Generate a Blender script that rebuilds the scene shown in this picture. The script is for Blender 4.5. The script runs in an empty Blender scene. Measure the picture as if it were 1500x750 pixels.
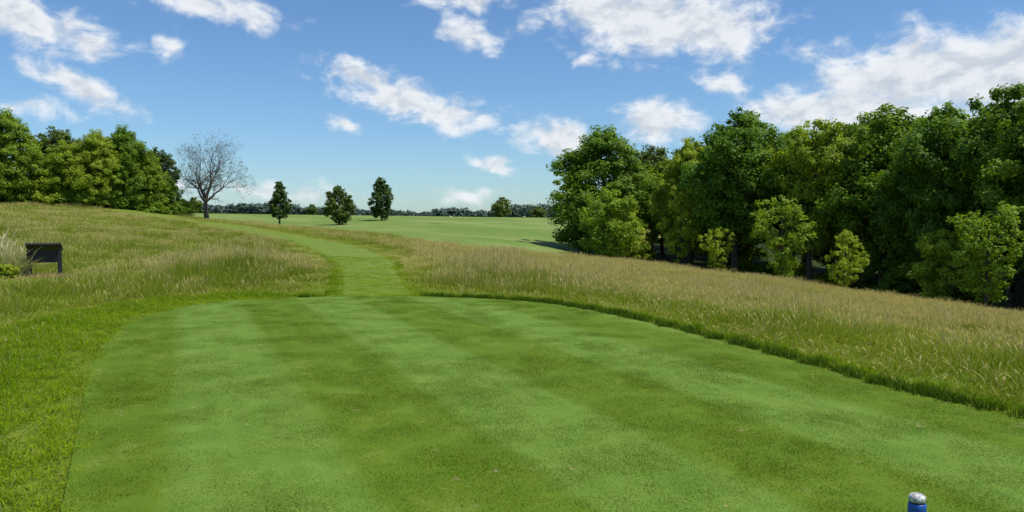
import bpy, math, numpy as np, time
from mathutils import Vector
T0=time.time()
rng=np.random.default_rng(7)
scene=bpy.context.scene
def link(o): scene.collection.objects.link(o); return o
def sstep(a,b,x):
    t=np.clip((x-a)/(b-a),0,1); return t*t*(3-2*t)

# ---------------------------------------------------------------- mesh helpers
def mk_mesh(name,V,F,mats,mi=None,cols=None,smooth=False,fattr=None):
    V=np.asarray(V,dtype=np.float32); F=np.asarray(F,dtype=np.int32)
    me=bpy.data.meshes.new(name)
    me.vertices.add(len(V)); me.vertices.foreach_set('co',V.ravel())
    me.loops.add(F.size); me.loops.foreach_set('vertex_index',F.ravel())
    me.polygons.add(len(F)); me.polygons.foreach_set('loop_start',np.arange(len(F),dtype=np.int32)*F.shape[1])
    for m in mats: me.materials.append(m)
    if mi is not None: me.polygons.foreach_set('material_index',np.asarray(mi,dtype=np.int32))
    me.update(calc_edges=True)
    me.polygons.foreach_set('use_smooth',np.full(len(F),smooth,dtype=bool))
    if cols is not None:
        a=me.color_attributes.new('col','FLOAT_COLOR','POINT'); a.data.foreach_set('color',np.asarray(cols,dtype=np.float32).ravel())
    if fattr:
        for k,v in fattr.items():
            a=me.attributes.new(k,'FLOAT','POINT'); a.data.foreach_set('value',np.asarray(v,dtype=np.float32))
    return me

class MB:
    def __init__(s): s.V=[];s.F=[];s.M=[];s.C=[];s.n=0
    def add(s,V,F,m,C):
        V=np.asarray(V,float);F=np.asarray(F,int)
        s.V.append(V);s.F.append(F+s.n);s.M.append(np.full(len(F),m));s.C.append(C);s.n+=len(V)
    def tube(s,pts,rad,sides,m):
        pts=np.asarray(pts,float);k=len(pts)
        d=np.gradient(pts,axis=0);d/=np.linalg.norm(d,axis=1)[:,None]+1e-9
        ref=np.array([1,0,0]) if abs(d[0][2])>.7 else np.array([0,0,1])
        u=np.cross(d,ref);u/=np.linalg.norm(u,axis=1)[:,None]+1e-9;w=np.cross(d,u)
        a=np.arange(sides)*2*math.pi/sides
        V=(pts[:,None,:]+np.asarray(rad)[:,None,None]*(np.cos(a)[None,:,None]*u[:,None,:]+np.sin(a)[None,:,None]*w[:,None,:])).reshape(-1,3)
        i=np.arange(k-1)[:,None]*sides;j=np.arange(sides)[None,:];j2=(j+1)%sides
        F=np.stack([i+j,i+j2,i+sides+j2,i+sides+j],-1).reshape(-1,4)
        s.add(V,F,m,np.tile([.5,.5,.5,1],(len(V),1)))
    def leaves(s,P,N,size,tint,m,r):
        n=len(P)
        N=N/(np.linalg.norm(N,axis=1)[:,None]+1e-9)
        q=r.normal(size=(n,3)); u=np.cross(N,q);u/=np.linalg.norm(u,axis=1)[:,None]+1e-9;w=np.cross(N,u)
        a=size[:,None];fold=N*a*.18
        V=np.stack([P-u*a,P+w*a*.62+fold,P+u*a,P-w*a*.62+fold],1).reshape(-1,3)
        F=np.arange(n*4).reshape(n,4)
        C=np.ones((n,4,4));C[:,:,0]=tint[:,None];C[:,:,1]=r.random(n)[:,None];C[:,:,2]=0
        s.add(V,F,m,C.reshape(-1,4))
    def mesh(s,name,mats,smooth=False):
        return mk_mesh(name,np.concatenate(s.V),np.concatenate(s.F),mats,np.concatenate(s.M),np.concatenate(s.C),smooth)

# ---------------------------------------------------------------- node helpers
def new_mat(name):
    m=bpy.data.materials.new(name);m.use_nodes=True;m.node_tree.nodes.clear();return m,m.node_tree
class NT:
    def __init__(s,t): s.t=t
    def n(s,typ,**k):
        x=s.t.nodes.new(typ)
        for a,b in k.items(): setattr(x,a,b)
        return x
    def l(s,a,b): s.t.links.new(a,b)
    def setin(s,sock,v):
        if isinstance(v,bpy.types.NodeSocket): s.l(v,sock)
        else: sock.default_value=v
    def math(s,op,a,b=0.0,c=None,clamp=False):
        x=s.n('ShaderNodeMath',operation=op,use_clamp=clamp)
        s.setin(x.inputs[0],a);s.setin(x.inputs[1],b)
        if c is not None:s.setin(x.inputs[2],c)
        return x.outputs[0]
    def mix(s,f,a,b,mode='MIX'):
        x=s.n('ShaderNodeMix',data_type='RGBA',blend_type=mode)
        s.setin(x.inputs[0],f)
        s.setin(x.inputs[6],a if not isinstance(a,tuple) else (*a,1)[:4]);s.setin(x.inputs[7],b if not isinstance(b,tuple) else (*b,1)[:4])
        return x.outputs[2]
    def noise(s,vec,scale,detail=4,rough=.55,dist=0,dim='3D'):
        x=s.n('ShaderNodeTexNoise',noise_dimensions=dim)
        if vec is not None:s.l(vec,x.inputs['Vector'])
        x.inputs['Scale'].default_value=scale;x.inputs['Detail'].default_value=detail;x.inputs['Roughness'].default_value=rough;x.inputs['Distortion'].default_value=dist
        return x.outputs['Fac']
    def mr(s,v,a,b,c=0.0,d=1.0,typ='SMOOTHSTEP'):
        x=s.n('ShaderNodeMapRange',interpolation_type=typ)
        s.setin(x.inputs[0],v);x.inputs[1].default_value=a;x.inputs[2].default_value=b;x.inputs[3].default_value=c;x.inputs[4].default_value=d
        return x.outputs[0]
    def attr(s,name):
        x=s.n('ShaderNodeAttribute',attribute_name=name);return x
    def pos(s): return s.n('ShaderNodeNewGeometry').outputs['Position']
    def vscale(s,v,sc):
        x=s.n('ShaderNodeVectorMath',operation='MULTIPLY');s.l(v,x.inputs[0]);x.inputs[1].default_value=sc;return x.outputs[0]
    def out(s,sh):
        o=s.n('ShaderNodeOutputMaterial');s.l(sh,o.inputs['Surface'])
    def princ(s,col,rough=.8,spec=.2,bump=None,bs=.3,bd=.02):
        p=s.n('ShaderNodeBsdfPrincipled');s.setin(p.inputs['Base Color'],col if not isinstance(col,tuple) else (*col,1)[:4])
        s.setin(p.inputs['Roughness'],rough);p.inputs['Specular IOR Level'].default_value=spec
        if bump is not None:
            b=s.n('ShaderNodeBump');b.inputs['Strength'].default_value=bs;b.inputs['Distance'].default_value=bd;s.l(bump,b.inputs['Height']);s.l(b.outputs[0],p.inputs['Normal'])
        return p.outputs[0]

# ---------------------------------------------------------------- layout (metres; camera stands at origin looking +Y)
tee_ctrl=np.array([(2.6,-6.2),(-.6,.4),(-2.46,4.15),(-3.5,6.2),(-4.51,8.18),(-5.51,10.6),(-6.0,12.2),(-6.05,13.7),(-5.6,14.9),(-4.6,15.6),(-2.27,16.0),(-.14,15.3),(.75,14.5),(1.5,13.3),(2.43,10.94),(3.13,8.8),(3.52,7.4),(4.15,5.9),(5.2,2.9),(8.3,-5.8),(6,-7.5)])
def smooth_poly(P,it=3):
    for _ in range(it):
        Q=np.roll(P,-1,0);P=np.stack([.75*P+.25*Q,.25*P+.75*Q],1).reshape(-1,2)
    return P
tee=smooth_poly(tee_ctrl,2)
fair=smooth_poly(np.array([(9,58),(0,60),(-9,78),(-14,88),(-25,97),(-42,100),(-62,112),(-62,150),(-45,200),(10,235),(45,210),(20,130),(13,90)],float),2)
woods=np.array([(6,88),(4,100),(14,120),(60,150),(140,120),(160,-10),(70,-20),(46,10),(38,28),(29,44),(20,62),(12,78)],float)
def sdist(P,poly):
    A=poly;B=np.roll(poly,-1,0)
    out=np.full(len(P),1e9);ins=np.zeros(len(P),bool)
    for a,b in zip(A,B):
        ab=b-a;t=np.clip(((P-a)@ab)/(ab@ab+1e-12),0,1);d=P-(a+t[:,None]*ab);out=np.minimum(out,(d*d).sum(1))
        c=((a[1]>P[:,1])!=(b[1]>P[:,1]))
        xi=(b[0]-a[0])*(P[:,1]-a[1])/((b[1]-a[1])+1e-12)+a[0]
        ins^=c&(P[:,0]<xi)
    d=np.sqrt(out);return np.where(ins,-d,d)
path_c=np.array([(-2.7,15.6,.85),(-3.4,19,.85),(-4.3,23,.9),(-5.6,29,1.15),(-7.4,36,1.5),(-10.5,44,1.6),(-15.5,53,1.7),(-23,64,1.9),(-32,76,2.4),(-42,88,3.0),(-50,98,4.0)])
def pathd(P):
    out=np.full(len(P),1e9)
    for a,b in zip(path_c[:-1],path_c[1:]):
        ab=b[:2]-a[:2];t=np.clip(((P-a[:2])@ab)/(ab@ab),0,1);w=a[2]+(b[2]-a[2])*t
        out=np.minimum(out,np.linalg.norm(P-(a[:2]+t[:,None]*ab),axis=1)-w)
    return out
ctrl=np.array([(0,0,0),(-8,0,0),(8,0,-.3),(0,-15,0),(-20,-15,.3),(15,-15,-1),(0,10,0),(-3,16,0),(-6,13,0),
(-14,20,.15),(-25,20,.45),(-10,10,.05),(-30,40,1.2),(-20,40,.75),(-10,35,.1),(-7.3,35,-.05),(-53,80,3.0),(-45,90,2.7),(-36.6,93,1.55),(-41,88,2.1),(-27,70,1.2),
(-34.5,115,.6),(-25.6,115,.6),(-21.8,130,1.2),(-25,190,2.1),(0,190,1.6),(12,190,.9),(0,76,-1.35),(-9.2,80,-.6),(-21,95,.2),(3.8,86,-1.6),(6,100,-1.3),
(-6.9,58,-.4),(0,52,-.75),(3.4,48,-.9),(12.4,40,-1.65),(17.2,30,-2.05),(18.6,28,-2.1),(6,88,-2.4),(20,70,-3.8),(24,60,-4.1),(30,45,-4.2),(40,25,-3.9),(35,80,-4.3),(60,50,-4.8),
(6,10,-.3),(8,15,-.62),(10,20,-1.0),(15,20,-1.45),(0,30,-.2),(0,20,-.05),(6,30,-.9),
(0,250,1.9),(-100,250,3),(100,250,.5),(-100,150,3.5),(-100,60,4.2),(120,100,-4),(150,0,-4),(-100,-50,2),(0,-100,0),(50,150,-1.5)],float)
c2=36.
D=np.sqrt(((ctrl[:,None,:2]-ctrl[None,:,:2])**2).sum(-1)+c2)
n=len(ctrl);A=np.zeros((n+3,n+3));A[:n,:n]=D;A[:n,n]=1;A[:n,n+1:]=ctrl[:,:2];A[n,:n]=1;A[n+1:,:n]=ctrl[:,:2].T
W=np.linalg.solve(A,np.concatenate([ctrl[:,2],[0,0,0]]))
def height(P,sd=None):
    P=np.asarray(P,float);h=np.full(len(P),W[n])+P@W[n+1:]
    for i in range(n): h+=W[i]*np.sqrt(((P-ctrl[i,:2])**2).sum(1)+c2)
    if sd is None: sd=sdist(P,tee)
    r=np.linalg.norm(P,axis=1)
    far=sstep(200,420,r);h=h*(1-far)+far*(1.9+2.5*np.sin(P[:,0]*.004+1)*sstep(500,1500,r)+3*sstep(800,3000,r))
    h+=.05*np.sin(P[:,0]*.9+1.3*np.sin(P[:,1]*.4))*np.sin(P[:,1]*.7)*sstep(4,12,r)*(1-far)
    return h*sstep(.3,5,sd)-.03
def dryness(P):
    X,Y=P[:,0],P[:,1];r=np.linalg.norm(P,axis=1)
    right=sstep(-5,1,X+ .12*Y-2)
    ridge=sstep(15,30,Y+.6*X)
    nz=.5+.5*np.sin(X*.35+2*np.sin(Y*.21))*np.sin(Y*.4+1.7*np.sin(X*.17))
    d=right*ridge*(.45+.55*nz)+right*.12*sstep(10,18,r)
    left=(1-right)*(.04+.30*nz)*sstep(14,30,r)
    return np.clip(d+left,0,1)

# ---------------------------------------------------------------- materials
def mat_ground():
    m,t=new_mat('meadow_ground');k=NT(t);p=k.pos()
    flat=k.vscale(p,(1,1,0))
    n1=k.noise(flat,.18,3,.6);n2=k.noise(flat,2.2,4,.65);n3=k.noise(flat,14,3,.7);nL=k.noise(flat,.02,3,.6)
    dry=k.attr('dry').outputs['Fac'];wd=k.attr('wood').outputs['Fac'];far=k.attr('far').outputs['Fac']
    c=k.mix(k.mr(n1,.35,.65),(.13,.195,.015),(.21,.26,.03))
    c=k.mix(k.math('MULTIPLY',k.mr(n2,.4,.65),.4),c,(.09,.15,.015))
    c=k.mix(k.math('MULTIPLY',dry,k.mr(n2,.3,.6,.35,.95)),c,(.36,.30,.10))
    fc=k.mix(k.mr(nL,.42,.55),(.10,.18,.03),(.19,.24,.06))
    fc=k.mix(k.mr(nL,.58,.64),fc,(.34,.31,.17))
    c=k.mix(far,c,fc)
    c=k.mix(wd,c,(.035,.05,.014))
    c=k.mix(k.math('MULTIPLY',k.mr(n3,.35,.6,1,0),.3),c,(.05,.08,.01))
    k.out(k.princ(c,.95,.05,bump=n3,bs=.8,bd=.12));return m
STR=(2.15,math.radians(23))
def striped(k,p,flat,c):
    sx=k.n('ShaderNodeSeparateXYZ');k.l(p,sx.inputs[0])
    u=k.math('ADD',k.math('MULTIPLY',sx.outputs[0],math.cos(STR[1])),k.math('MULTIPLY',sx.outputs[1],math.sin(STR[1])))
    u=k.math('MULTIPLY_ADD',k.noise(flat,1.1,3,.7),.22,u)
    s=k.math('SINE',k.math('MULTIPLY',u,2*math.pi/STR[0]))
    s2=k.mr(s,-.3,.3)
    return k.mix(s2,k.mix(1.0,c,(.86,.84,.60),'MULTIPLY'),k.mix(1.0,c,(1.13,1.10,1.75),'MULTIPLY')),u
def mat_mown(name,a,b,stripe=False,dryamt=.2,far=False):
    m,t=new_mat(name);k=NT(t);p=k.pos();flat=k.vscale(p,(1,1,0))
    nm=k.noise(flat,1.6,5,.75);nf=k.noise(flat,45,2,.75)
    c=k.mix(k.mr(nm,.3,.7),a,b)
    if stripe:
        c,u=striped(k,p,flat,c)
        s3=k.math('SINE',k.math('MULTIPLY',u,2*math.pi/.23));c=k.mix(k.mr(s3,-1,1,0,.12),c,tuple(x*.6 for x in a))
    if not far:
        c=k.mix(k.mr(nf,.35,.7,0,.4),c,tuple(x*.5 for x in a))
        if stripe:
            sp=k.noise(flat,6.5,1,.5);c=k.mix(k.mr(sp,.73,.78,0,.6),c,(.30,.25,.12))
        c=k.mix(k.mr(nm,.58,.77,0,dryamt),c,(.25,.29,.10))
    else:
        c=k.mix(k.mr(k.noise(flat,.05,4,.6),.4,.65,0,.6),c,(.23,.27,.09))
    k.out(k.princ(c,.85,.1,bump=nf,bs=.5,bd=.02));return m
def mat_blade(name,dark,light,dryc,wn=.25,trans=.35,stripe=False):
    m,t=new_mat(name);k=NT(t);p=k.pos();flat=k.vscale(p,(1,1,0))
    a=k.attr('col');s=k.n('ShaderNodeSeparateColor');k.l(a.outputs['Color'],s.inputs[0])
    nz=k.noise(flat,wn,2,.6)
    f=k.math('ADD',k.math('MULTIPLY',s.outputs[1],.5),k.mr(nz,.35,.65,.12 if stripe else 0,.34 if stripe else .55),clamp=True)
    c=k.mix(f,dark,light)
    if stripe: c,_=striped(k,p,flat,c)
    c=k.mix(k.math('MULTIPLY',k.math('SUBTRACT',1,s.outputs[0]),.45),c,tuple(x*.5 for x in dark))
    c=k.mix(s.outputs[2],c,dryc)
    d=k.n('ShaderNodeBsdfDiffuse');k.l(c,d.inputs[0])
    tr=k.n('ShaderNodeBsdfTranslucent');k.l(k.mix(1.0,c,(1.2,1.15,.6),'MULTIPLY'),tr.inputs[0])
    x=k.n('ShaderNodeMixShader');x.inputs[0].default_value=trans;k.l(d.outputs[0],x.inputs[1]);k.l(tr.outputs[0],x.inputs[2])
    k.out(x.outputs[0]);return m
def mat_leaf(name,dark,light,trans=.3,haze=0.0):
    m,t=new_mat(name);k=NT(t)
    a=k.attr('col');s=k.n('ShaderNodeSeparateColor');k.l(a.outputs['Color'],s.inputs[0])
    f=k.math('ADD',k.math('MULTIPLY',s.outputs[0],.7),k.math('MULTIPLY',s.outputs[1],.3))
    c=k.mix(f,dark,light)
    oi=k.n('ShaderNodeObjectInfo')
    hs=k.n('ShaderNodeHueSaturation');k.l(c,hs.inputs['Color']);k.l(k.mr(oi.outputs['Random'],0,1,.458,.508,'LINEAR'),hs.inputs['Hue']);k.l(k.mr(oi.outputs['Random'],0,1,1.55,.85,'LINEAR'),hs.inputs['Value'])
    c=hs.outputs[0]
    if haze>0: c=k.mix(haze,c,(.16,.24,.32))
    d=k.princ(c,.55,.25)
    tr=k.n('ShaderNodeBsdfTranslucent');k.l(k.mix(1.0,c,(1.5,1.5,.6),'MULTIPLY'),tr.inputs[0])
    x=k.n('ShaderNodeMixShader');x.inputs[0].default_value=trans;k.l(d,x.inputs[1]);k.l(tr.outputs[0],x.inputs[2])
    k.out(x.outputs[0]);return m
def mat_bark(name,a,b):
    m,t=new_mat(name);k=NT(t);tc=k.n('ShaderNodeTexCoord').outputs['Object']
    nz=k.noise(k.vscale(tc,(6,6,1.2)),2,6,.7);c=k.mix(k.mr(nz,.3,.7),a,b);k.out(k.princ(c,.9,.1,bump=nz,bs=.8,bd=.05));return m
def mat_plain(name,a,b,rough=.5,scale=8,spec=.4):
    m,t=new_mat(name);k=NT(t);tc=k.n('ShaderNodeTexCoord').outputs['Object'];nz=k.noise(tc,scale,5,.6)
    k.out(k.princ(k.mix(k.mr(nz,.35,.65),a,b),rough,spec,bump=nz,bs=.2,bd=.005));return m

MG=mat_ground()
M_tee=mat_mown('tee_turf',(.100,.185,.014),(.140,.225,.022),stripe=True,dryamt=.4)
M_path=mat_mown('path_turf',(.12,.19,.020),(.175,.235,.04),dryamt=.5)
M_fair=mat_mown('fairway_turf',(.105,.18,.028),(.145,.21,.042),far=True)
M_meadow=mat_blade('meadow_blades',(.15,.225,.014),(.29,.345,.04),(.58,.48,.21),.22,.4)
M_rough=mat_blade('rough_blades',(.16,.28,.008),(.29,.40,.018),(.40,.36,.14),.5)
M_lip_shade=mat_blade('lip_shade_blades',(.045,.10,.008),(.10,.18,.014),(.25,.23,.09),.5,.2)  # edge shadow beside the tee, put into the blades as a darker green
M_teeb=mat_blade('tee_blades',(.100,.19,.012),(.165,.26,.024),(.34,.33,.13),.9,.25,stripe=True)
M_leaf=mat_leaf('leaf_foliage',(.068,.145,.011),(.20,.325,.026),.40)
M_leafL=mat_leaf('young_leaf_foliage',(.13,.22,.014),(.25,.37,.03),.4)
M_leafD=mat_leaf('dark_leaf_foliage',(.038,.080,.012),(.09,.155,.022),.25)
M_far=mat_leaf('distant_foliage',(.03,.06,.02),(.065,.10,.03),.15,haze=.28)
M_bark=mat_bark('bark',(.045,.035,.025),(.12,.10,.08))
M_barkB=mat_bark('bare_bark',(.07,.055,.045),(.14,.115,.10))
M_bud=mat_leaf('bud_foliage',(.10,.09,.05),(.15,.13,.06),.3)

# ---------------------------------------------------------------- ground
def axis(lo,hi,a,b,s,g):
    mid=list(np.arange(a,b,s));L=[];x=a;d=s
    while x>lo: d*=g;x-=d;L.append(x)
    R=[];x=mid[-1];d=s
    while x<hi: d*=g;x+=d;R.append(x)
    return np.array(L[::-1]+mid+R)
xs=axis(-4000,4000,-9,9,.15,1.042);ys=axis(-600,6000,2,19,.15,1.038)
GX,GY=np.meshgrid(xs,ys);P=np.stack([GX.ravel(),GY.ravel()],1)
sdT=sdist(P,tee);H=height(P,sdT)
H=np.where(sdT<-.25,-.05,H)
nx=len(xs);ny=len(ys);i=np.arange(ny-1)[:,None]*nx+np.arange(nx-1)[None,:]
F=np.stack([i,i+1,i+nx+1,i+nx],-1).reshape(-1,4)
R=np.linalg.norm(P,axis=1)
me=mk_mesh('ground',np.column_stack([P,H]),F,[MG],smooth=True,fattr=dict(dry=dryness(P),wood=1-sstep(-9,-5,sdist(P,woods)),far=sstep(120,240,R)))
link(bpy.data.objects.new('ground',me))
print('ground',len(P),time.time()-T0)

# tee box: flat polygon with a small skirt
import bmesh
bm=bmesh.new();vt=[bm.verts.new((x,y,0)) for x,y in tee];vb=[bm.verts.new((x,y,-.12)) for x,y in tee]
f=bm.faces.new(vt)
for a in range(len(vt)):
    b=(a+1)%len(vt);bm.faces.new((vt[a],vb[a],vb[b],vt[b]))
bmesh.ops.recalc_face_normals(bm,faces=bm.faces)
if f.normal.z<0: bmesh.ops.reverse_faces(bm,faces=bm.faces)
bmesh.ops.triangulate(bm,faces=[f])
me=bpy.data.meshes.new('tee_box');bm.to_mesh(me);bm.free();me.materials.append(M_tee);link(bpy.data.objects.new('tee_box',me))

# path ribbon
def resample(C,step):
    out=[C[0]]
    for a,b in zip(C[:-1],C[1:]):
        k=max(1,int(np.linalg.norm(b[:2]-a[:2])/step));out+= [a+(b-a)*j/k for j in range(1,k+1)]
    return np.array(out)
pc=resample(path_c,.5)
for _ in range(30): pc[1:-1]=.25*pc[:-2]+.5*pc[1:-1]+.25*pc[2:]
tg=np.gradient(pc[:,:2],axis=0);tg/=np.linalg.norm(tg,axis=1)[:,None];nm=np.stack([tg[:,1],-tg[:,0]],1)
us=np.linspace(-1,1,11)
PP=(pc[:,None,:2]+us[None,:,None]*pc[:,None,2:3]*nm[:,None,:]).reshape(-1,2)
sdp=sdist(PP,tee)
hh=height(PP,sdp)+.03-.12*(sdp<.15)
hh-=np.tile(.04*(np.abs(us)>.99),len(pc))
i=np.arange(len(pc)-1)[:,None]*11+np.arange(10)[None,:];F=np.stack([i,i+1,i+12,i+11],-1).reshape(-1,4)
link(bpy.data.objects.new('mown_path',mk_mesh('mown_path',np.column_stack([PP,hh]),F,[M_path],smooth=True)))
# fairway: fan rings from centroid
cen=fair.mean(0);rings=np.linspace(0,1,60)[1:];FP=(cen+(fair-cen)[None]*rings[:,None,None]).reshape(-1,2)
hf=height(FP)+.07;m_=len(fair);hf[-m_:]-=.12
i=np.arange(len(rings)-1)[:,None]*m_;j=np.arange(m_)[None,:];j2=(j+1)%m_
F=np.stack([i+j,i+m_+j,i+m_+j2,i+j2],-1).reshape(-1,4)
link(bpy.data.objects.new('fairway',mk_mesh('fairway',np.column_stack([FP,hf]),F,[M_fair],smooth=True)))
for o in ('fairway','mown_path'):
    me=bpy.data.objects[o].data
    if me.polygons[0].normal.z<0: me.flip_normals()

# ---------------------------------------------------------------- grass
def patch(name,nb,rad,h0,h1,w,lean,dryfrac,seedfrac,seed,mat,segs=2):
    r=np.random.default_rng(seed)
    a=r.random(nb)*2*math.pi;q=rad*np.sqrt(r.random(nb));B=np.stack([q*np.cos(a),q*np.sin(a),np.zeros(nb)],1)
    h=h0+(h1-h0)*r.random(nb)**1.3
    th=r.random(nb)*2*math.pi;le=lean*r.random(nb)*h
    dr=np.stack([np.cos(th),np.sin(th),np.zeros(nb)],1)
    fa=r.random(nb)*math.pi;sd_=np.stack([np.cos(fa),np.sin(fa),np.zeros(nb)],1)
    dry=(r.random(nb)<dryfrac).astype(float)*(.6+.4*r.random(nb));tint=r.random(nb)
    mb=MB();lv=np.linspace(0,1,segs+1)
    V=[];C=[]
    for t in lv:
        c=B+dr*(le*t**1.8)[:,None]+np.array([0,0,1])*(h*(t-.15*lean*t*t))[:,None]
        ww=(w*(1-.92*t**1.5)*(.7+.6*tint))[:,None]
        V+= [c-sd_*ww,c+sd_*ww]
        cc=np.stack([np.full(nb,t),tint,dry,np.ones(nb)],1);C+=[cc,cc]
    K=len(V);Vn=np.stack(V,1).reshape(-1,3);Cn=np.stack(C,1).reshape(-1,4)
    base=np.arange(nb)[:,None]*K+np.arange(segs)[None,:]*2
    F=np.stack([base,base+1,base+3,base+2],-1).reshape(-1,4)
    mb.add(Vn,F,0,Cn)
    ns=int(nb*seedfrac)
    if ns:
        a=r.random(ns)*2*math.pi;q=rad*np.sqrt(r.random(ns));B=np.stack([q*np.cos(a),q*np.sin(a),np.zeros(ns)],1)
        h=h1*(.85+.5*r.random(ns));th=r.random(ns)*2*math.pi;le=lean*.6*r.random(ns)*h
        dr=np.stack([np.cos(th),np.sin(th),np.zeros(ns)],1);fa=r.random(ns)*math.pi;s2=np.stack([np.cos(fa),np.sin(fa),np.zeros(ns)],1)
        V=[];C=[];ti=r.random(ns)
        for t,wm in ((0,.35),(.78,.3),(.8,.9),(.9,1.3),(1,.2)):
            c=B+dr*(le*t**1.8)[:,None]+np.array([0,0,1])*(h*t)[:,None];V+=[c-s2*w*wm,c+s2*w*wm]
            cc=np.stack([np.full(ns,.6+.4*t),ti,np.full(ns,.35 if t<.7 else .95),np.ones(ns)],1);C+=[cc,cc]
        K=10;base=np.arange(ns)[:,None]*K+np.arange(4)[None,:]*2
        mb.add(np.stack(V,1).reshape(-1,3),np.stack([base,base+1,base+3,base+2],-1).reshape(-1,4),0,np.stack(C,1).reshape(-1,4))
    return bpy.data.objects.new(name,mb.mesh(name,[mat]))
def scatter(name,pts,rotz,scl,idx,sources):
    col=bpy.data.collections.new(name+'_sources')
    for o in sources: col.objects.link(o)
    me=bpy.data.meshes.new(name);me.vertices.add(len(pts));me.vertices.foreach_set('co',np.asarray(pts,dtype=np.float32).ravel())
    a=me.attributes.new('rot','FLOAT_VECTOR','POINT');rv=np.zeros((len(pts),3),np.float32);rv[:,2]=rotz;a.data.foreach_set('vector',rv.ravel())
    a=me.attributes.new('scl','FLOAT_VECTOR','POINT');a.data.foreach_set('vector',np.asarray(scl,dtype=np.float32).ravel())
    a=me.attributes.new('idx','INT','POINT');a.data.foreach_set('value',np.asarray(idx,dtype=np.int32))
    me.update()
    ob=link(bpy.data.objects.new(name,me))
    g=bpy.data.node_groups.new(name+'_nodes','GeometryNodeTree')
    g.interface.new_socket('Geometry',in_out='INPUT',socket_type='NodeSocketGeometry');g.interface.new_socket('Geometry',in_out='OUTPUT',socket_type='NodeSocketGeometry')
    gi=g.nodes.new('NodeGroupInput');go=g.nodes.new('NodeGroupOutput');ip=g.nodes.new('GeometryNodeInstanceOnPoints')
    ci=g.nodes.new('GeometryNodeCollectionInfo');ci.inputs[0].default_value=col;ci.inputs[1].default_value=True;ci.inputs[2].default_value=True
    def na(nm,ty):
        x=g.nodes.new('GeometryNodeInputNamedAttribute');x.data_type=ty;x.inputs[0].default_value=nm;return x.outputs[0]
    L=g.links.new
    L(gi.outputs[0],ip.inputs['Points']);L(ci.outputs[0],ip.inputs['Instance']);ip.inputs['Pick Instance'].default_value=True
    L(na('idx','INT'),ip.inputs['Instance Index']);L(na('rot','FLOAT_VECTOR'),ip.inputs['Rotation']);L(na('scl','FLOAT_VECTOR'),ip.inputs['Scale'])
    L(ip.outputs[0],go.inputs[0])
    md=ob.modifiers.new('scatter','NODES');md.node_group=g
    return ob
def sector(rr,half=math.radians(50)):
    out=[]
    for r1,r2,den in rr:
        N=int(half*(r2*r2-r1*r1)*den);r=np.sqrt(rng.random(N)*(r2*r2-r1*r1)+r1*r1);a=(rng.random(N)*2-1)*half-.02
        out.append(np.stack([r*np.sin(a),r*np.cos(a)],1))
    return np.concatenate(out)
sx,sy=-12.1,20.0
# meadow
Q=sector([(1.5,14,24),(14,28,12),(28,50,5),(50,100,2.0)])
sd=sdist(Q,tee);pd=pathd(Q);fd=sdist(Q,fair);wo=sdist(Q,woods)
leftness=sstep(0,1,-(Q[:,0]+.42*(Q[:,1]-8)+1))
nzb=np.sin(Q[:,0]*1.7+np.sin(Q[:,1]*1.1))*.5+np.sin(Q[:,1]*2.3)*.3
band=.30+leftness*(.75+.25*nzb)
rr_=np.linalg.norm(Q,axis=1)
keep=(sd>band)&((pd>.1+(rng.random(len(Q))-.6)*(.25+.03*rr_))|((rr_>33)&(rng.random(len(Q))<.6)))&(fd>.3)&(wo>-6)
Q=Q[keep];sd=sd[keep];pd=pd[keep];leftness=leftness[keep];band=band[keep]
z=height(Q,sd);dr=dryness(Q);r=np.linalg.norm(Q,axis=1)
cl=np.sin(Q[:,0]*.8+1.9*np.sin(Q[:,1]*.33))*np.sin(Q[:,1]*.6+1.4*np.sin(Q[:,0]*.5))
hs=(.35+.65*sstep(0,2.6,sd-band))*(.80+.30*cl)*(.70+.6*rng.random(len(Q)))*(.16+.84*sstep(-.2,2.2,pd))*.78
hs*=(.8+.2*sstep(6,18,r))
hs*=.25+.75*sstep(.5,2.0,np.hypot(Q[:,0]-sx+.3,(Q[:,1]-sy+.8)*.7))
tall=np.exp(-((Q[:,0]+7)**2/6+(Q[:,1]-21)**2/14))+np.exp(-((Q[:,0]+1.0)**2/3+(Q[:,1]-20.5)**2/12))
hs*=1+.9*tall
ws=1.0+.9*sstep(25,80,r)
scl=np.stack([ws,ws,hs],1)
u=rng.random(len(Q))
idx=np.where(u<dr*1.0,4+(rng.random(len(Q))*3).astype(int),np.where(u<dr+.2*(1-dr),2+(rng.random(len(Q))*2).astype(int),(rng.random(len(Q))*2).astype(int)))
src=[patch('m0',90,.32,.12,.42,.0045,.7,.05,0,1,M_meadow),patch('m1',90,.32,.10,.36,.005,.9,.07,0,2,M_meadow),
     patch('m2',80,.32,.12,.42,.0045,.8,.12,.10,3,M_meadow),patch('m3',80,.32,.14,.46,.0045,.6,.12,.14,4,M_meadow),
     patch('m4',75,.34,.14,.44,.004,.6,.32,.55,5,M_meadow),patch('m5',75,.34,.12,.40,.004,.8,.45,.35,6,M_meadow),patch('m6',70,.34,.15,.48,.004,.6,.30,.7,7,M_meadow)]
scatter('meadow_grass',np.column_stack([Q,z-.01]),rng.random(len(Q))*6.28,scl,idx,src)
print('meadow',len(Q))
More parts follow.
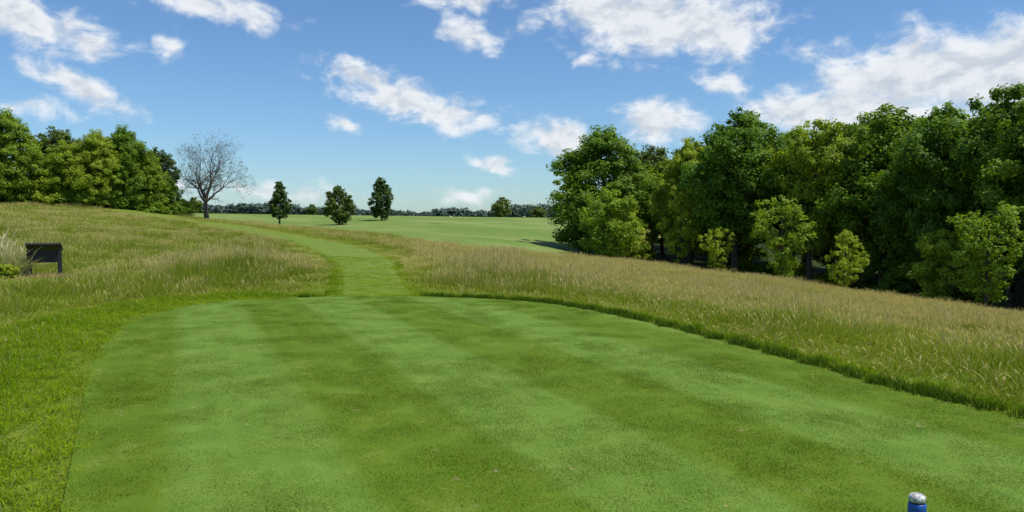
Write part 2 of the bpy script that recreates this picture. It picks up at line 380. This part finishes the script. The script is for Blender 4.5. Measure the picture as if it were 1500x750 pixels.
# first cut of rough around the tee, a longer lip on the downhill edge with shade painted into its dark blades, and short blades on the path
Q=sector([(1.5,22,55),(22,34,22)],math.radians(55));sd=sdist(Q,tee);pth=pathd(Q)
leftness=sstep(0,1,-(Q[:,0]+.42*(Q[:,1]-8)+1));band=.45+leftness*1.1
k_=(sd>.0)&((sd<band)|(pth<.15));Q=Q[k_];sd=sd[k_];lf=leftness[k_];pth=pth[k_]
hs=(.55+.8*sstep(.1,1.2,sd)*lf+.85*(1-lf))*(.6+.8*rng.random(len(Q)))
hs=np.where(pth<.1,(.3+.25*rng.random(len(Q))),hs)
lip=(sd<.24)&(lf<.5)&(pth>.1)
hs=np.where(lip,1.0+.7*rng.random(len(Q)),hs)
scl=np.stack([np.ones(len(Q))]*2+[hs],1)
idx=np.where(lip,3,(rng.random(len(Q))*3).astype(int))
src=[patch('r0',70,.14,.03,.085,.0035,1.3,.08,0,11,M_rough),patch('r1',70,.14,.03,.095,.0035,1.1,.10,0,12,M_rough),patch('r2',60,.14,.03,.07,.004,1.6,.05,0,13,M_rough),patch('r3',80,.12,.03,.09,.0035,1.1,.05,0,14,M_lip_shade)]
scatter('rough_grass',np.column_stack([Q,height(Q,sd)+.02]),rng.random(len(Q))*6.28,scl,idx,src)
print('rough',len(Q))
# mown tee blades
Q=sector([(2.5,9,20),(9,17.5,9)],math.radians(46));sd=sdist(Q,tee);Q=Q[sd<-.02]
src=[patch('t%d'%j,380,.22,.005,.013,.0019,1.6,.06,0,21+j,M_teeb,segs=1) for j in range(4)]
scatter('tee_grass',np.column_stack([Q,np.zeros(len(Q))]),rng.random(len(Q))*6.28,np.ones((len(Q),3))*(.8+.4*rng.random((len(Q),1))),(rng.random(len(Q))*4).astype(int),src)
print('tee',len(Q),time.time()-T0)

# ---------------------------------------------------------------- trees
def tree_mesh(name,seed,Ht,Rc,base=.2,nclus=38,leaf=.17,dens=1.0,leafmat=None,shape='round',cr=(.26,.42),trunk=None):
    r=np.random.default_rng(seed);mb=MB();leafmat=leafmat or M_leaf
    tr=trunk or Ht*.019
    zz=np.linspace(0,Ht*.86,9);wob=np.cumsum(r.normal(size=(9,2))*Ht*.008,0);wob[0]=0
    tp=np.column_stack([wob,zz]);tp[0,2]=-.3 if Ht>2 else -.05
    mb.tube(tp,tr*np.array([1.35,1,.92,.82,.7,.55,.4,.25,.1]),8,0)
    z0=Ht*base
    for c in range(nclus):
        t=(c+.5+r.normal()*.4)/nclus;t=min(max(t,0.02),.99)
        if shape=='round': env=math.sqrt(max(0.05,1-(1.9*t-.85)**2))
        elif shape=='oval': env=max(.12,math.sin(math.pi*(t*.86+.12)))**.7
        elif shape=='cone': env=max(.1,(1-t)**.6*min(1,.55+t*3))
        elif shape=='vase': env=max(.2,(.35+.75*t) if t<.7 else .9*math.sqrt(max(0,1-((t-.7)/.33)**2)))
        rc=Rc*(cr[0]+(cr[1]-cr[0])*r.random())*(.75+.35*env)
        ang=c*2.39996+r.normal()*.5;q=max(0,(Rc*env-rc*.75))*(.45+.6*math.sqrt(r.random()))
        C=np.array([q*math.cos(ang),q*math.sin(ang),z0+t*(Ht-z0-rc*.55)+.0])
        C[:2]+=np.array([np.interp(C[2],tp[:,2],tp[:,0]),np.interp(C[2],tp[:,2],tp[:,1])])
        hs=max(Ht*.08,min(Ht*.8,C[2]-q*.75));S=np.array([np.interp(hs,tp[:,2],tp[:,0]),np.interp(hs,tp[:,2],tp[:,1]),hs])
        m=(S+C)/2+np.array([0,0,-.08*q])+r.normal(size=3)*.06*q
        tt=np.linspace(0,1,6)[:,None];bp=(1-tt)**2*S+2*tt*(1-tt)*m+tt**2*C
        b0=tr*.42*(1-hs/Ht*.6);mb.tube(bp,np.linspace(b0,b0*.2,6),5,0)
        for s_ in range(4):
            d=r.normal(size=3);d/=np.linalg.norm(d);d[2]=abs(d[2])*.6
            a=bp[3+s_%3];e=C+d*rc*.8;mb.tube(np.array([a,(a+e)/2+r.normal(size=3)*.08*rc,e]),[b0*.3,b0*.18,b0*.06],4,0)
        nl=int(dens*5.2*(rc/leaf)**2)
        ns=9;sd_=r.normal(size=(ns,3));sd_/=np.linalg.norm(sd_,axis=1)[:,None];sc=sd_*rc*(.5+.5*r.random((ns,1)));sr=rc*(.22+.3*r.random(ns))
        w=r.integers(0,ns,nl);d=r.normal(size=(nl,3));d/=np.linalg.norm(d,axis=1)[:,None]
        rad=r.random(nl)**.45
        L=sc[w]+d*(sr[w]*rad)[:,None];L[:,2]*=.78
        N=d*.5+L/(np.linalg.norm(L,axis=1)[:,None]+1e-6)*.4+np.array([0,0,.6])+r.normal(size=(nl,3))*.42
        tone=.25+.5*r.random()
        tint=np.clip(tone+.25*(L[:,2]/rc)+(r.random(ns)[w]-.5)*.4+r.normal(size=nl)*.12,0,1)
        L=L+C;ok=L[:,2]>.05*min(Ht,3)
        mb.leaves(L[ok],N[ok],(leaf*(.6+.8*r.random(nl)))[ok],tint[ok],1,r)
    return mb.mesh(name,[M_bark,leafmat])
def gz(x,y): return float(height(np.array([[x,y]]))[0])
def place(name,me,x,y,rz=0,s=(1,1,1),dz=0):
    o=link(bpy.data.objects.new(name,me));o.location=(x,y,gz(x,y)+dz);o.rotation_euler=(0,0,rz);o.scale=s;return o
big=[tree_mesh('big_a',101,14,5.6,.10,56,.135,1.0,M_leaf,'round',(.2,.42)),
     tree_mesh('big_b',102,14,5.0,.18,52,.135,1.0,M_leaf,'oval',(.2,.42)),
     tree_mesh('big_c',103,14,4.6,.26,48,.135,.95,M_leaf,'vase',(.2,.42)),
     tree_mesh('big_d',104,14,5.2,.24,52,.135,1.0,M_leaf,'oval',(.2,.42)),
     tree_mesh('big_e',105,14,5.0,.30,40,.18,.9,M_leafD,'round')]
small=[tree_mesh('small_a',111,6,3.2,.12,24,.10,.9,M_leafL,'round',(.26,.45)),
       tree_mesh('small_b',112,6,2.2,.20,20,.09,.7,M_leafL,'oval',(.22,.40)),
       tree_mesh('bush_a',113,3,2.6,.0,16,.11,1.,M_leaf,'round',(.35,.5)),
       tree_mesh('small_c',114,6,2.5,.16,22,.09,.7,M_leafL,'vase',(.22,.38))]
print('trees',time.time()-T0)
DT='deciduous_tree'
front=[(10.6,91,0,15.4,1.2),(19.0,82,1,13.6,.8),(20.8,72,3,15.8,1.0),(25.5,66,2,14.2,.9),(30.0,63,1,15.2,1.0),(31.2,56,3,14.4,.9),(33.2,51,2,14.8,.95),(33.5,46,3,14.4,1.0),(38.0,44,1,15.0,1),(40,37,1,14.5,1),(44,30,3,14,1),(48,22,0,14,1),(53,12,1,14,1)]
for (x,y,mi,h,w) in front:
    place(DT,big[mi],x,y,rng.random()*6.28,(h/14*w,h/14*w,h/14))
nrow=0
for d0,st in ((9,.085),(18,.10)):
    for t in np.arange(0,1.3,st):
        bx,by=9+24*t,96-52*t;nxn,nyn=.88,.46
        x=bx+nxn*d0+rng.normal()*1.2;y=by+nyn*d0+rng.normal()*1.2
        h=13.2+2.6*rng.random()+(0.8 if d0>12 else 0)-2.0*(t<.1)
        place(DT,big[[4,1,4,0,2,3][nrow%6]],x,y,rng.random()*6.28,(h/14,h/14,h/14));nrow+=1
for (x,y,mi,h) in [(9.6,76,0,7.6),(12.6,81,1,6.2),(19.9,57,3,6.8),(22.6,53,1,4.6),(25.6,41.5,3,6.0),(28.5,50,0,5.6),(15.8,74,1,7.5),(30.5,38,1,5.4),(17.8,67,3,4.4)]:
    place('young_tree',small[mi],x,y,rng.random()*6.28,(h/6,h/6,h/6))
for t in np.arange(0,1.3,.06):
    x=8.5+22*t+5+rng.random()*5;y=90-46*t+3+rng.random()*4
    if rng.random()<.8 and not .1<t<.32: s=.5+.45*rng.random();place('shrub',small[2],x,y,rng.random()*6.28,(s,s,s*.9))
for (x,y,mi,h,w) in [(-55,84,0,10.0,1.0),(-61,80,0,10,1),(-50.5,88,0,8.0,1.0),(-47.2,88,0,8.4,.9),(-45.3,91,0,9.4,.85),(-43.0,92,0,7.2,.7),(-41.6,94,0,4.8,.8),(-66,78,3,9,1.1),(-72,72,0,9.5,1.1),(-57,97,4,10,1.1),(-51,99,4,10,1.1),(-46,100,4,9,1),(-63,92,4,10,1.1),(-78,66,1,10,1)]:
    place(DT,big[mi],x,y,rng.random()*6.28,(h/14*w*1.1,h/14*w*1.1,h/14*(.92+.16*rng.random())),-.3)
for x,y,s in [(-62,83,1.3),(-58,82,1.3),(-55.5,85,1.2),(-53,86,1.3),(-50,88,1.3),(-48,89,1.2),(-46,91,1.2),(-44,92,1.2),(-42,92,1.0),(-40,94,.8),(-66,80,1.3),(-70,78,1.3),(-56,92,1.5),(-50,94,1.5),(-45,96,1.4)]:
    place('shrub',small[2],x,y,rng.random()*6.28,(s,s,s*.85),-.2)
sp1=tree_mesh('sp1',121,6.7,2.2,.20,34,.12,1.3,M_leafD,'cone',(.30,.42),.14)
sp2=tree_mesh('sp2',122,5.9,2.5,.12,34,.12,1.3,M_leafD,'oval',(.30,.42),.14)
sp3=tree_mesh('sp3',127,7.3,2.25,.10,40,.12,1.4,M_leafD,'oval',(.30,.42),.14)
place('lawn_tree',sp1,-34.5,115);place('lawn_tree',sp2,-25.6,115);place('lawn_tree',sp3,-21.8,130)

# bare tree
def bare_tree(name,seed,Ht):
    r=np.random.default_rng(seed);mb=MB();tips=[]
    def grow(p,d,L,rad,dep):
        k=4;pts=[p];dd=d.copy()
        for i in range(k):
            dd=dd+r.normal(size=3)*.10+np.array([0,0,.02]);dd/=np.linalg.norm(dd);pts.append(pts[-1]+dd*L/k)
        e=rad*.66;mb.tube(np.array(pts),np.linspace(rad,e,k+1),6 if dep<3 else 3,0)
        if dep>=7 or L<.2: tips.append(pts[-1]);return
        nb=3 if r.random()<.55 else 2
        for j in range(nb if dep else 5):
            q=r.normal(size=3);q-=q@dd*dd;q/=np.linalg.norm(q)
            an=(.2 if j==0 else (.85 if dep==0 else .68))*(.7+.5*r.random());nd=dd*math.cos(an)+q*math.sin(an)
            grow(pts[-1],nd,L*(.84 if j==0 else .78)*(.85+.3*r.random()),e*(.9 if j==0 else .74),dep+1)
        if 0<dep<6:
            for j in (1,2,3):
                if r.random()<.8:
                    q=r.normal(size=3);q-=q@dd*dd;q/=np.linalg.norm(q);nd=dd*.5+q*.8;nd/=np.linalg.norm(nd)
                    grow(pts[j],nd,L*.5,rad*.42,min(dep+3,7) if dep<4 else 7)
    grow(np.array([0,0,-.2]),np.array([0,0,1.]),Ht*.23,Ht*.030,0)
    V=np.concatenate(mb.V);s=Ht/V[:,2].max()
    tips_=np.array(tips);r2=np.random.default_rng(1);N=5000;P_=tips_[r2.integers(0,len(tips_),N)]+r2.normal(size=(N,3))*.10
    mb.leaves(P_,r2.normal(size=(N,3)),np.full(N,.055),r2.random(N),1,r2)
    me=mb.mesh(name,[M_barkB,M_bud])
    return me,s
bm_,s=bare_tree('bare_tree',5,10.6)
place('bare_tree',bm_,-36.6,93,0,(s*1.12,s*1.12,s))

# distant tree line
def distant():
    r=np.random.default_rng(9);mb=MB()
    def clump(x,y,h,w,leaf):
        z=gz(x,y);nc=5
        for c in range(nc):
            rc=h*(.3+.15*r.random());C=np.array([x+r.normal()*w*.3,y+r.normal()*w*.3,z+rc*.7+(h-1.6*rc)*r.random()])
            nl=int(60);d=r.normal(size=(nl,3));d/=np.linalg.norm(d,axis=1)[:,None];L=C+d*rc*(r.random(nl)**.4)[:,None]*np.array([1.15,1,.85])
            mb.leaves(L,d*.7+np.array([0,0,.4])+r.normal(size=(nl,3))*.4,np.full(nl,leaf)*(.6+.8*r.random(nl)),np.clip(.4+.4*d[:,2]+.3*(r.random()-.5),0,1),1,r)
    for x in np.arange(-330,330,3.2):
        y=430+25*math.sin(x*.013)+r.normal()*6
        h=(4.2+2.2*math.sin(x*.045+1)+1.6*math.sin(x*.13)+2.0*r.random())
        if h>2.2: clump(x,y,h,6,.75)
    for x in np.arange(-700,700,9):
        clump(x,760+r.normal()*15,8+5*r.random()+3*math.sin(x*.02),12,1.4)
    for x in np.arange(-115,-64,1.9):
        clump(x,245+r.normal()*3,2.6+1.8*r.random(),3,.45)
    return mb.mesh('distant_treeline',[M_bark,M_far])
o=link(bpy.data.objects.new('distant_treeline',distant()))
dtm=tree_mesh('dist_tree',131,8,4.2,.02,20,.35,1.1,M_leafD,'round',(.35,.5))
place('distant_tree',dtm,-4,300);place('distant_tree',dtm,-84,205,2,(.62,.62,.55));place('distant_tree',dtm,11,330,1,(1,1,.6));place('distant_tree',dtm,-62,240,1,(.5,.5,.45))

# ---------------------------------------------------------------- objects
def box(bm,c,s,rot=None):
    import mathutils
    r=bmesh.ops.create_cube(bm,size=1);vs=r['verts']
    bmesh.ops.scale(bm,vec=s,verts=vs)
    if rot: bmesh.ops.rotate(bm,cent=(0,0,0),matrix=mathutils.Matrix.Rotation(rot[0],3,rot[1]),verts=vs)
    bmesh.ops.translate(bm,vec=c,verts=vs);return vs
M_black=mat_plain('black_recycled_plastic',(.012,.012,.013),(.022,.021,.020),.55)
M_mulch=mat_plain('mulch',(.07,.045,.025),(.15,.10,.055),.95,30,.05)
def part(name,fn,mat,parent,bev=.006):
    bm=bmesh.new();fn(bm);me=bpy.data.meshes.new(name);bm.to_mesh(me);bm.free();me.materials.append(mat)
    o=link(bpy.data.objects.new(name,me));o.parent=parent
    if bev:
        b=o.modifiers.new('bevel','BEVEL');b.width=bev;b.segments=2
    return o
sign=link(bpy.data.objects.new('information_sign',None));sign.location=(sx,sy,gz(sx,sy));sign.rotation_euler=(0,0,math.radians(24))
part('post_left',lambda b:box(b,(-.34,.0,.31),(.10,.09,.78)),M_black,sign)
part('post_right',lambda b:box(b,(.34,.0,.31),(.10,.09,.78)),M_black,sign)
part('back_panel',lambda b:box(b,(0,-.01,.52),(.578,.04,.32)),M_black,sign)
part('display_board',lambda b:box(b,(0,.03,.765),(.80,.50,.05),(math.radians(-20),'X')),M_black,sign)
bm=bmesh.new();bmesh.ops.create_grid(bm,x_segments=14,y_segments=10,size=.5)
for v in bm.verts:
    d=math.hypot(v.co.x,v.co.y)/.5;v.co.z=.08*max(0,1-d*d)-.04+rng.random()*.03;v.co.x*=1.3;v.co.y*=.9
me=bpy.data.meshes.new('mulch_bed');bm.to_mesh(me);bm.free();me.materials.append(M_mulch);o=link(bpy.data.objects.new('mulch_bed',me));o.location=(sx+.05,sy,gz(sx,sy)+.03)
M_orn=mat_blade('ornamental_blades',(.20,.26,.06),(.38,.42,.16),(.60,.54,.34),2.)
for x,y,s in [(-12.65,19.7,.85),(-12.95,19.9,1.05),(-13.3,19.8,1.15),(-13.8,20.1,1.1)]:
    o=patch('ornamental_grass',520,.26,.45*s,.80*s,.011,1.3,.35,.05,int(40-x*10),M_orn,4);link(o);o.location=(x,y,gz(x,y))
plm=tree_mesh('perennial',141,.75,.5,.0,16,.045,1.0,M_leafL,'round',(.35,.5),.02)
place('leafy_shrub',plm,-13.1,19.3,1,(.8,.8,.75));place('leafy_shrub',plm,-12.6,19.3,2,(.55,.55,.5))
M_blue=mat_plain('blue_paint',(.01,.07,.32),(.015,.10,.40),.4,20);M_cap=mat_plain('worn_white_paint',(.10,.10,.10),(.72,.70,.66),.6,45)
mk=link(bpy.data.objects.new('tee_marker',None));mk.location=(2.13,4.0,0)
def lathe(prof,seg=28):
    def fn(bm):
        rows=[]
        for r_,z_ in prof: rows.append([bm.verts.new((r_*math.cos(a*2*math.pi/seg),r_*math.sin(a*2*math.pi/seg),z_)) for a in range(seg)])
        for A_,B_ in zip(rows[:-1],rows[1:]):
            for a in range(seg): f=bm.faces.new((A_[a],A_[(a+1)%seg],B_[(a+1)%seg],B_[a]));f.smooth=True
        bm.faces.new(rows[-1])
    return fn
part('stake_body',lathe([(.040,-.03),(.044,.0),(.045,.085),(.043,.105),(.040,.108)]),M_blue,mk,0)
part('collar',lathe([(.036,.100),(.039,.112),(.035,.118)]),M_black,mk,0)
part('cap',lathe([(.034,.112),(.041,.120),(.043,.132),(.040,.144),(.031,.152),(.016,.156),(.004,.157)]),M_cap,mk,0)

# ---------------------------------------------------------------- sky
SUN_EL,SUN_AZ=math.radians(63),math.radians(108)
w=bpy.data.worlds.new('World');scene.world=w;w.use_nodes=True;t=w.node_tree;t.nodes.clear()
try: w.cycles.sampling_method='NONE'
except Exception as e: print(e)
clouds=[ # azimuth, elevation, half width, half height (deg), tilt, strength
(10.3,14.0,7.6,2.6,-4,1.15),(14.0,13.2,4.4,2.2,-8,1.1),(6.5,15.2,4.4,1.6,0,1.0),
(-10.6,9.9,2.9,1.1,-18,.95),(-7.8,8.6,5.2,1.2,-12,.95),(-4.6,7.6,3.4,1.2,-6,1.0),
(27.0,9.3,6.0,2.6,0,1.2),(31.5,8.8,6.5,3.0,0,1.25),(21.0,7.4,4.8,1.8,6,1.0),(24.5,7.5,4.4,2.0,0,1.1),
(-31.6,12.1,4.4,1.5,-12,1.0),(-28.9,11.1,2.2,.9,-15,.85),(-28.8,8.2,3.3,.95,-26,1.0),(-21.5,14.4,5.6,1.0,-10,.85),
(-3.0,13.1,2.1,1.2,0,.9),(-3.3,15.8,3.6,1.2,0,.8),(3.3,6.0,3.3,1.3,-5,.95),(10.7,6.9,2.9,1.6,6,1.0),
(-1.4,3.9,1.7,.6,-12,.85),(-32.6,7.1,2.8,.55,-5,.6),(-23.8,2.4,2.2,.45,0,.6),(-17.0,1.8,4.5,.6,0,.5),(-3.0,1.7,2.2,.5,0,.6),
(-23.5,11.4,.8,.7,0,.6),(5.0,11.5,1.2,.6,0,.7),(15.2,9.6,1.5,.8,0,.6),(-12.4,6.9,1.1,.5,-10,.7),
(-60,14,9,3,0,1),(60,12,8,3,0,1),(100,22,14,5,0,1),(-110,25,14,5,0,1),(160,18,14,5,0,1)]
k=NT(t)
tc=k.n('ShaderNodeTexCoord');sp=k.n('ShaderNodeSeparateXYZ');k.l(tc.outputs['Generated'],sp.inputs[0])
az=k.math('MULTIPLY',k.math('ARCTAN2',sp.outputs[0],sp.outputs[1]),180/math.pi);el=k.math('MULTIPLY',k.math('ARCSINE',sp.outputs[2]),180/math.pi)
cv=k.n('ShaderNodeCombineXYZ');k.l(az,cv.inputs[0]);k.l(el,cv.inputs[1])
warp=k.n('ShaderNodeTexNoise');warp.inputs['Scale'].default_value=.5;warp.inputs['Detail'].default_value=3;k.l(cv.outputs[0],warp.inputs['Vector'])
v1=k.n('ShaderNodeVectorMath',operation='SUBTRACT');k.l(warp.outputs['Color'],v1.inputs[0]);v1.inputs[1].default_value=(.5,.5,.5)
v2=k.n('ShaderNodeVectorMath',operation='MULTIPLY_ADD');k.l(v1.outputs[0],v2.inputs[0]);v2.inputs[1].default_value=(2.4,1.5,0);k.l(cv.outputs[0],v2.inputs[2])
acc=None
for a_,e_,hw,hh_,ti,am in clouds:
    mp=k.n('ShaderNodeMapping',vector_type='TEXTURE');k.l(v2.outputs[0],mp.inputs['Vector']);mp.inputs['Location'].default_value=(a_,e_,0);mp.inputs['Rotation'].default_value=(0,0,math.radians(ti));mp.inputs['Scale'].default_value=(hw*1.2,hh_*1.2,1)
    ln=k.n('ShaderNodeVectorMath',operation='LENGTH');k.l(mp.outputs[0],ln.inputs[0])
    q=k.math('MULTIPLY_ADD',ln.outputs['Value'],-am,am)
    acc=q if acc is None else k.math('SMOOTH_MAX',acc,q,.15)
def fbm(off):
    x=k.n('ShaderNodeVectorMath',operation='ADD');k.l(cv.outputs[0],x.inputs[0]);x.inputs[1].default_value=off
    return k.noise(k.vscale(x.outputs[0],(.7,1.15,1)),.5,9,.61,.3)
f0=fbm((0,0,0));f1=fbm((.4,.8,0))
d0=k.math('ADD',acc,k.math('MULTIPLY',k.math('SUBTRACT',f0,.49),2.2))
alpha=k.math('POWER',k.mr(d0,-.12,.74),1.2)
lit=k.mr(k.math('SUBTRACT',f0,f1),-.16,.12)
thick=k.mr(d0,.25,1.0)
lit=k.math('ADD',k.math('MULTIPLY',lit,.8),k.math('MULTIPLY',k.math('SUBTRACT',1,thick),.4),clamp=True)
cc=k.mix(lit,(.54,.61,.70),(.88,.91,.95))
sky=k.n('ShaderNodeTexSky',sky_type='NISHITA');sky.sun_disc=False;sky.sun_elevation=SUN_EL;sky.sun_rotation=SUN_AZ;sky.air_density=1.0;sky.dust_density=.3;sky.ozone_density=1.0
sc=k.mix(1.0,sky.outputs[0],(.70,.96,1.22),'MULTIPLY')
b1=k.n('ShaderNodeBackground');k.l(sc,b1.inputs[0]);b1.inputs[1].default_value=.105
b2=k.n('ShaderNodeBackground');k.l(cc,b2.inputs[0]);b2.inputs[1].default_value=1.0
mx=k.n('ShaderNodeMixShader');k.l(alpha,mx.inputs[0]);k.l(b1.outputs[0],mx.inputs[1]);k.l(b2.outputs[0],mx.inputs[2])
ow=k.n('ShaderNodeOutputWorld');k.l(mx.outputs[0],ow.inputs[0])
S=Vector((math.cos(SUN_EL)*math.sin(SUN_AZ),math.cos(SUN_EL)*math.cos(SUN_AZ),math.sin(SUN_EL)))
L=bpy.data.lights.new('sun','SUN');L.energy=5.0;L.angle=math.radians(.5);L.color=(1,.96,.86)
lo=link(bpy.data.objects.new('sun',L));lo.rotation_euler=S.to_track_quat('Z','Y').to_euler();lo.location=(20,20,40)
# ---------------------------------------------------------------- camera
cam=bpy.data.cameras.new('camera');co=link(bpy.data.objects.new('camera',cam));co.location=(0,0,1.6);co.rotation_euler=(math.radians(90-2.78),0,0)
cam.sensor_width=36;cam.lens=27.2;cam.clip_end=9000;cam.clip_start=.05;scene.camera=co
scene.view_settings.view_transform='Standard';scene.view_settings.look='None';scene.view_settings.exposure=0
print('done',time.time()-T0)
